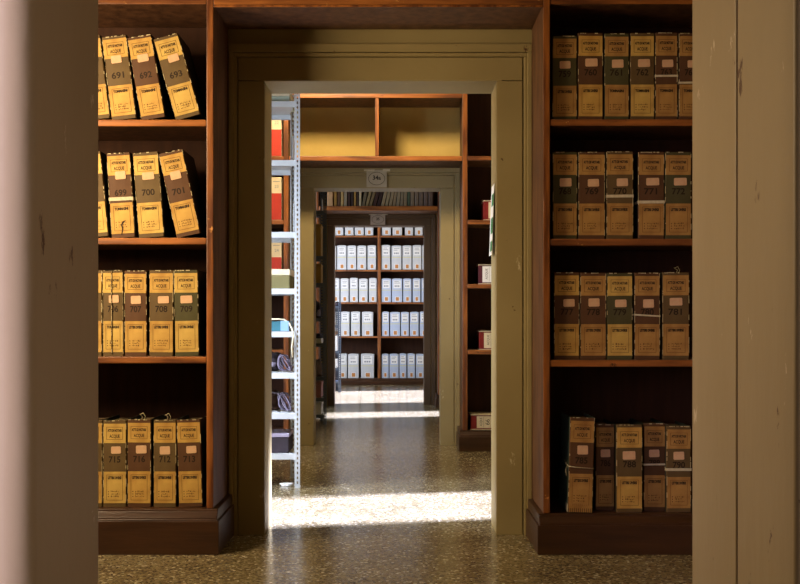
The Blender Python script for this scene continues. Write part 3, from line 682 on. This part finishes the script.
# things on the dark rack in the third room
y2 = YM2 + .04
def x2(p): return X(p, y2)
PNK = mat('dusty_pink_card', rgb(176, 120, 116), .7); OCH = mat('lit_wall_ochre', rgb(176, 140, 60), .7, noise=.6, nscale=10, col2=rgb(150, 112, 44))
item('storage_box', 'box', 'tall ochre box standing on the dark rack\'s second visible shelf', b_box(.085, .3, .33, OCH, OCH), (x2(312.5), y2, zs2[1]+.001))  # added block, coloured as the lit wall showing behind the rack
item('storage_box', 'box', 'ochre block standing in for lit wall, just below the tall ochre one', b_box(.085, .3, .20, OCH, OCH), (x2(312.5), y2, zs2[2]+.001))  # second added block in the lit wall's colour
item('cloth_bundle', 'bundle', 'violet-grey bundle on the dark rack at eye height', bundle([('cloth', (.045, .12, 0), (.04, .09, .10), DK, 31), ('paper', (.06, .05, .02), (.02, .02, .04), GREYB, 32)]), (x2(312.5), y2, zs2[3]+.001))
item('paper_stack', 'papers', 'white and lilac papers on the dark rack just below eye height', lambda t: [MB().box(0, .09, 0, .3, 0, .05).build('paper', LWH, t, bevel=.004), MB().box(.01, .08, .01, .3, .051, .10).build('box_body', DK, t)], (x2(312.5), y2, zs2[4]+.001))
item('cloth_bag', 'bag', 'bulging pale mauve bag on the dark rack, overhanging its shelf end', bundle([('bag', (.062, .06, 0), (.048, .07, .10), mat('mauve_cloth', rgb(150, 132, 134), .85, noise=.7, nscale=10, col2=rgb(112, 98, 102)), 35)]), (x2(311.5), y2-.02, zs2[5]+.001))
item('storage_box', 'box', 'dusty pink box low on the dark rack', b_box(.09, .3, .16, PNK, PNK), (x2(312.5), y2, zs2[6]+.001))
item('storage_box', 'box', 'white box on the lowest shelf of the dark rack', b_box(.09, .3, .12, LWH, LWH), (x2(312.5), y2, zs2[7]+.001))
# low rack in the fourth room
y3 = YM3 + .04
def x3(p): return X(p, y3)
item('cloth_bundle', 'bundle', 'dark bundle lying on top of the low metal rack', bundle([('cloth', (.045, .1, 0), (.04, .08, .035), DK, 41)]), (x3(334), y3, zs3[0]+.001))
item('storage_box', 'box', 'white box on the low metal rack\'s middle shelf', b_box(.075, .3, .22, LWH, LWH), (x3(332), y3, zs3[2]+.001))
item('storage_box', 'box', 'small white box on the low metal rack below the taller white one', b_box(.075, .3, .13, LWH, LWH), (x3(332), y3, zs3[3]+.001))

# ------------------------------------------------------------------ red boxes on the right bookcase of the second room
DR = mat('dark_red_cloth', rgb(134, 26, 22), .55, noise=.5, nscale=10, col2=rgb(104, 18, 18)); PUR = mat('dark_purple_cloth', rgb(84, 30, 44), .55)
def red_box(label, p0, pt, z, lab0, m, lm):
    yy = YB + .04; x0 = X(p0, yy); h = Z(pt, yy) - z - .001
    t = thing('red_box', label, 'box', (x0, yy, z+.001), 'red boxes in the second room')
    w_ = .34
    MB().box(0, w_, 0, .27, .006, h-.006).build('box_body', m, t, bevel=.003)
    c = MB(); c.box(-.002, w_+.002, -.006, .27, 0, .0055); c.box(-.002, w_+.002, -.006, .27, h-.0055, h); c.build('card_edge', CRE, t, bevel=.001)
    xl = X(lab0, yy)-x0
    o = MB().box(xl, xl+.20, -.0015, 0, .014, h-.014).build('paper_label', lm, t)
    p = MB()
    put_text(p, 'ACQUE', .026, xl+.035, h*.52, -.002, INK, rot=R(90), width=h*.55); p.box(xl+.055, xl+.0565, -.0022, -.0015, .02, h-.02, INK)
    put_text(p, '66', .05, xl+.090, h*.5, -.002, INK, rot=R(90)); p.build('printing', INK, o)
    m_ = MB(); m_.tube([(.01, .03, h), (-.006, .03, h+.012), (-.014, .04, h+.004), (-.016, .05, h-.03)], .0016, 5); m_.tube([(.0, .03, h), (.02, .03, h+.014), (.05, .04, h+.008), (.07, .04, h+.001)], .0016, 5)
    m_.build('cord_tie', BRC, t)
red_box('red box with cream label, topmost of four on the right bookcase', 483.6, 200.5, BB[1], 488.5, DR, CRE)
red_box('purple-edged box with white label, second of four on the right bookcase', 478.6, 264.5, BB[2], 482.4, PUR, LWH)
red_box('red box third down on the nearly empty right bookcase', 479.2, 331, BB[3], 484, DR, CRE)
red_box('red box lowest on the right bookcase, resting on its plinth', 470.6, 414.5, .169, 476.8, DR, CRE)

# ------------------------------------------------------------------ notices
PAPR = mat('aged_white_paper', rgb(196, 186, 164), .75, noise=.6, nscale=20, col2=rgb(176, 164, 138))
def sign(label, a, b, c, d, y, txt, m, ink):
    t = thing('paper_sign', label, 'sign', (X((a+b)/2, y), y, Z(d, y)), None)
    w_ = X(b, y)-X(a, y); h = Z(c, y)-Z(d, y)
    MB().box(-w_/2, w_/2, -.0015, 0, 0, h).build('sheet', m, t)
    p = MB(); n = 40; ro, ri = .78, .74
    for q in range(n):
        a0, a1 = 2*math.pi*q/n, 2*math.pi*(q+1)/n
        for (rx, ry, tk) in ((w_*.41, h*.38, .0035), ) :
            P = [(rx*math.cos(a0), ry*math.sin(a0)), (rx*math.cos(a1), ry*math.sin(a1)), ((rx-tk)*math.cos(a1), (ry-tk)*math.sin(a1)), ((rx-tk)*math.cos(a0), (ry-tk)*math.sin(a0))]
            f = p.bm.faces.new([p.bm.verts.new((u, -.0022, h/2+v)) for u, v in P])
    p.build('oval_border', ink, t); p = MB()
    put_text(p, txt, h*.34, 0, h*.54, -.0022, None, bold=.0012)
    p.build('printing', ink, t)
    k = MB(); k.box(-w_*.62, -w_*.1, -.003, -.0018, h*.93, h*1.03); k.box(w_*.3, w_*.66, -.003, -.0018, h*.92, h*1.06); k.build('tape_strip', TAPE, t)
sign('paper sign with an oval and a number taped above the second doorway', 366.5, 386.8, 170, 187.2, D2[0]-.0235, '34a', PAPR, INK)
sign('smaller paper sign with an oval taped above the third doorway', 370.5, 385.2, 214.2, 224.8, D3[0]-.0235, '35', mat('dim_paper', rgb(190, 172, 152), .75), INK)
GRN = mat('green_print', rgb(60, 130, 84), .6)
t = thing('paper_notice', 'narrow white and green notice hanging on the right lining of the near doorway', 'notice', (.478, 5.80, 1.40))
m = MB(); P = [(0, 0, 0), (0, .20, 0)]
prof = [(-.016, 0), (-.013, .06), (-.010, .16), (-.006, .28), (-.002, .36)]
m.prism([(a, z) for a, z in prof] + [(a+.0012, z) for a, z in prof[::-1]], 'y', 0, .17); m.build('sheet', LWH, t)
m = MB()
for z0, z1 in ((.02, .07), (.11, .19), (.25, .31)):
    f_ = lambda z: next(a0+(a1-a0)*(z-q0)/(q1-q0) for (a0, q0), (a1, q1) in zip(prof, prof[1:]) if q0 <= z <= q1)
    m.prism([(f_(z0)-.0012, z0), (f_(z0)-.0002, z0), (f_(z1)-.0002, z1), (f_(z1)-.0012, z1)], 'y', -.0004, .11)
m.build('green_print', GRN, t)
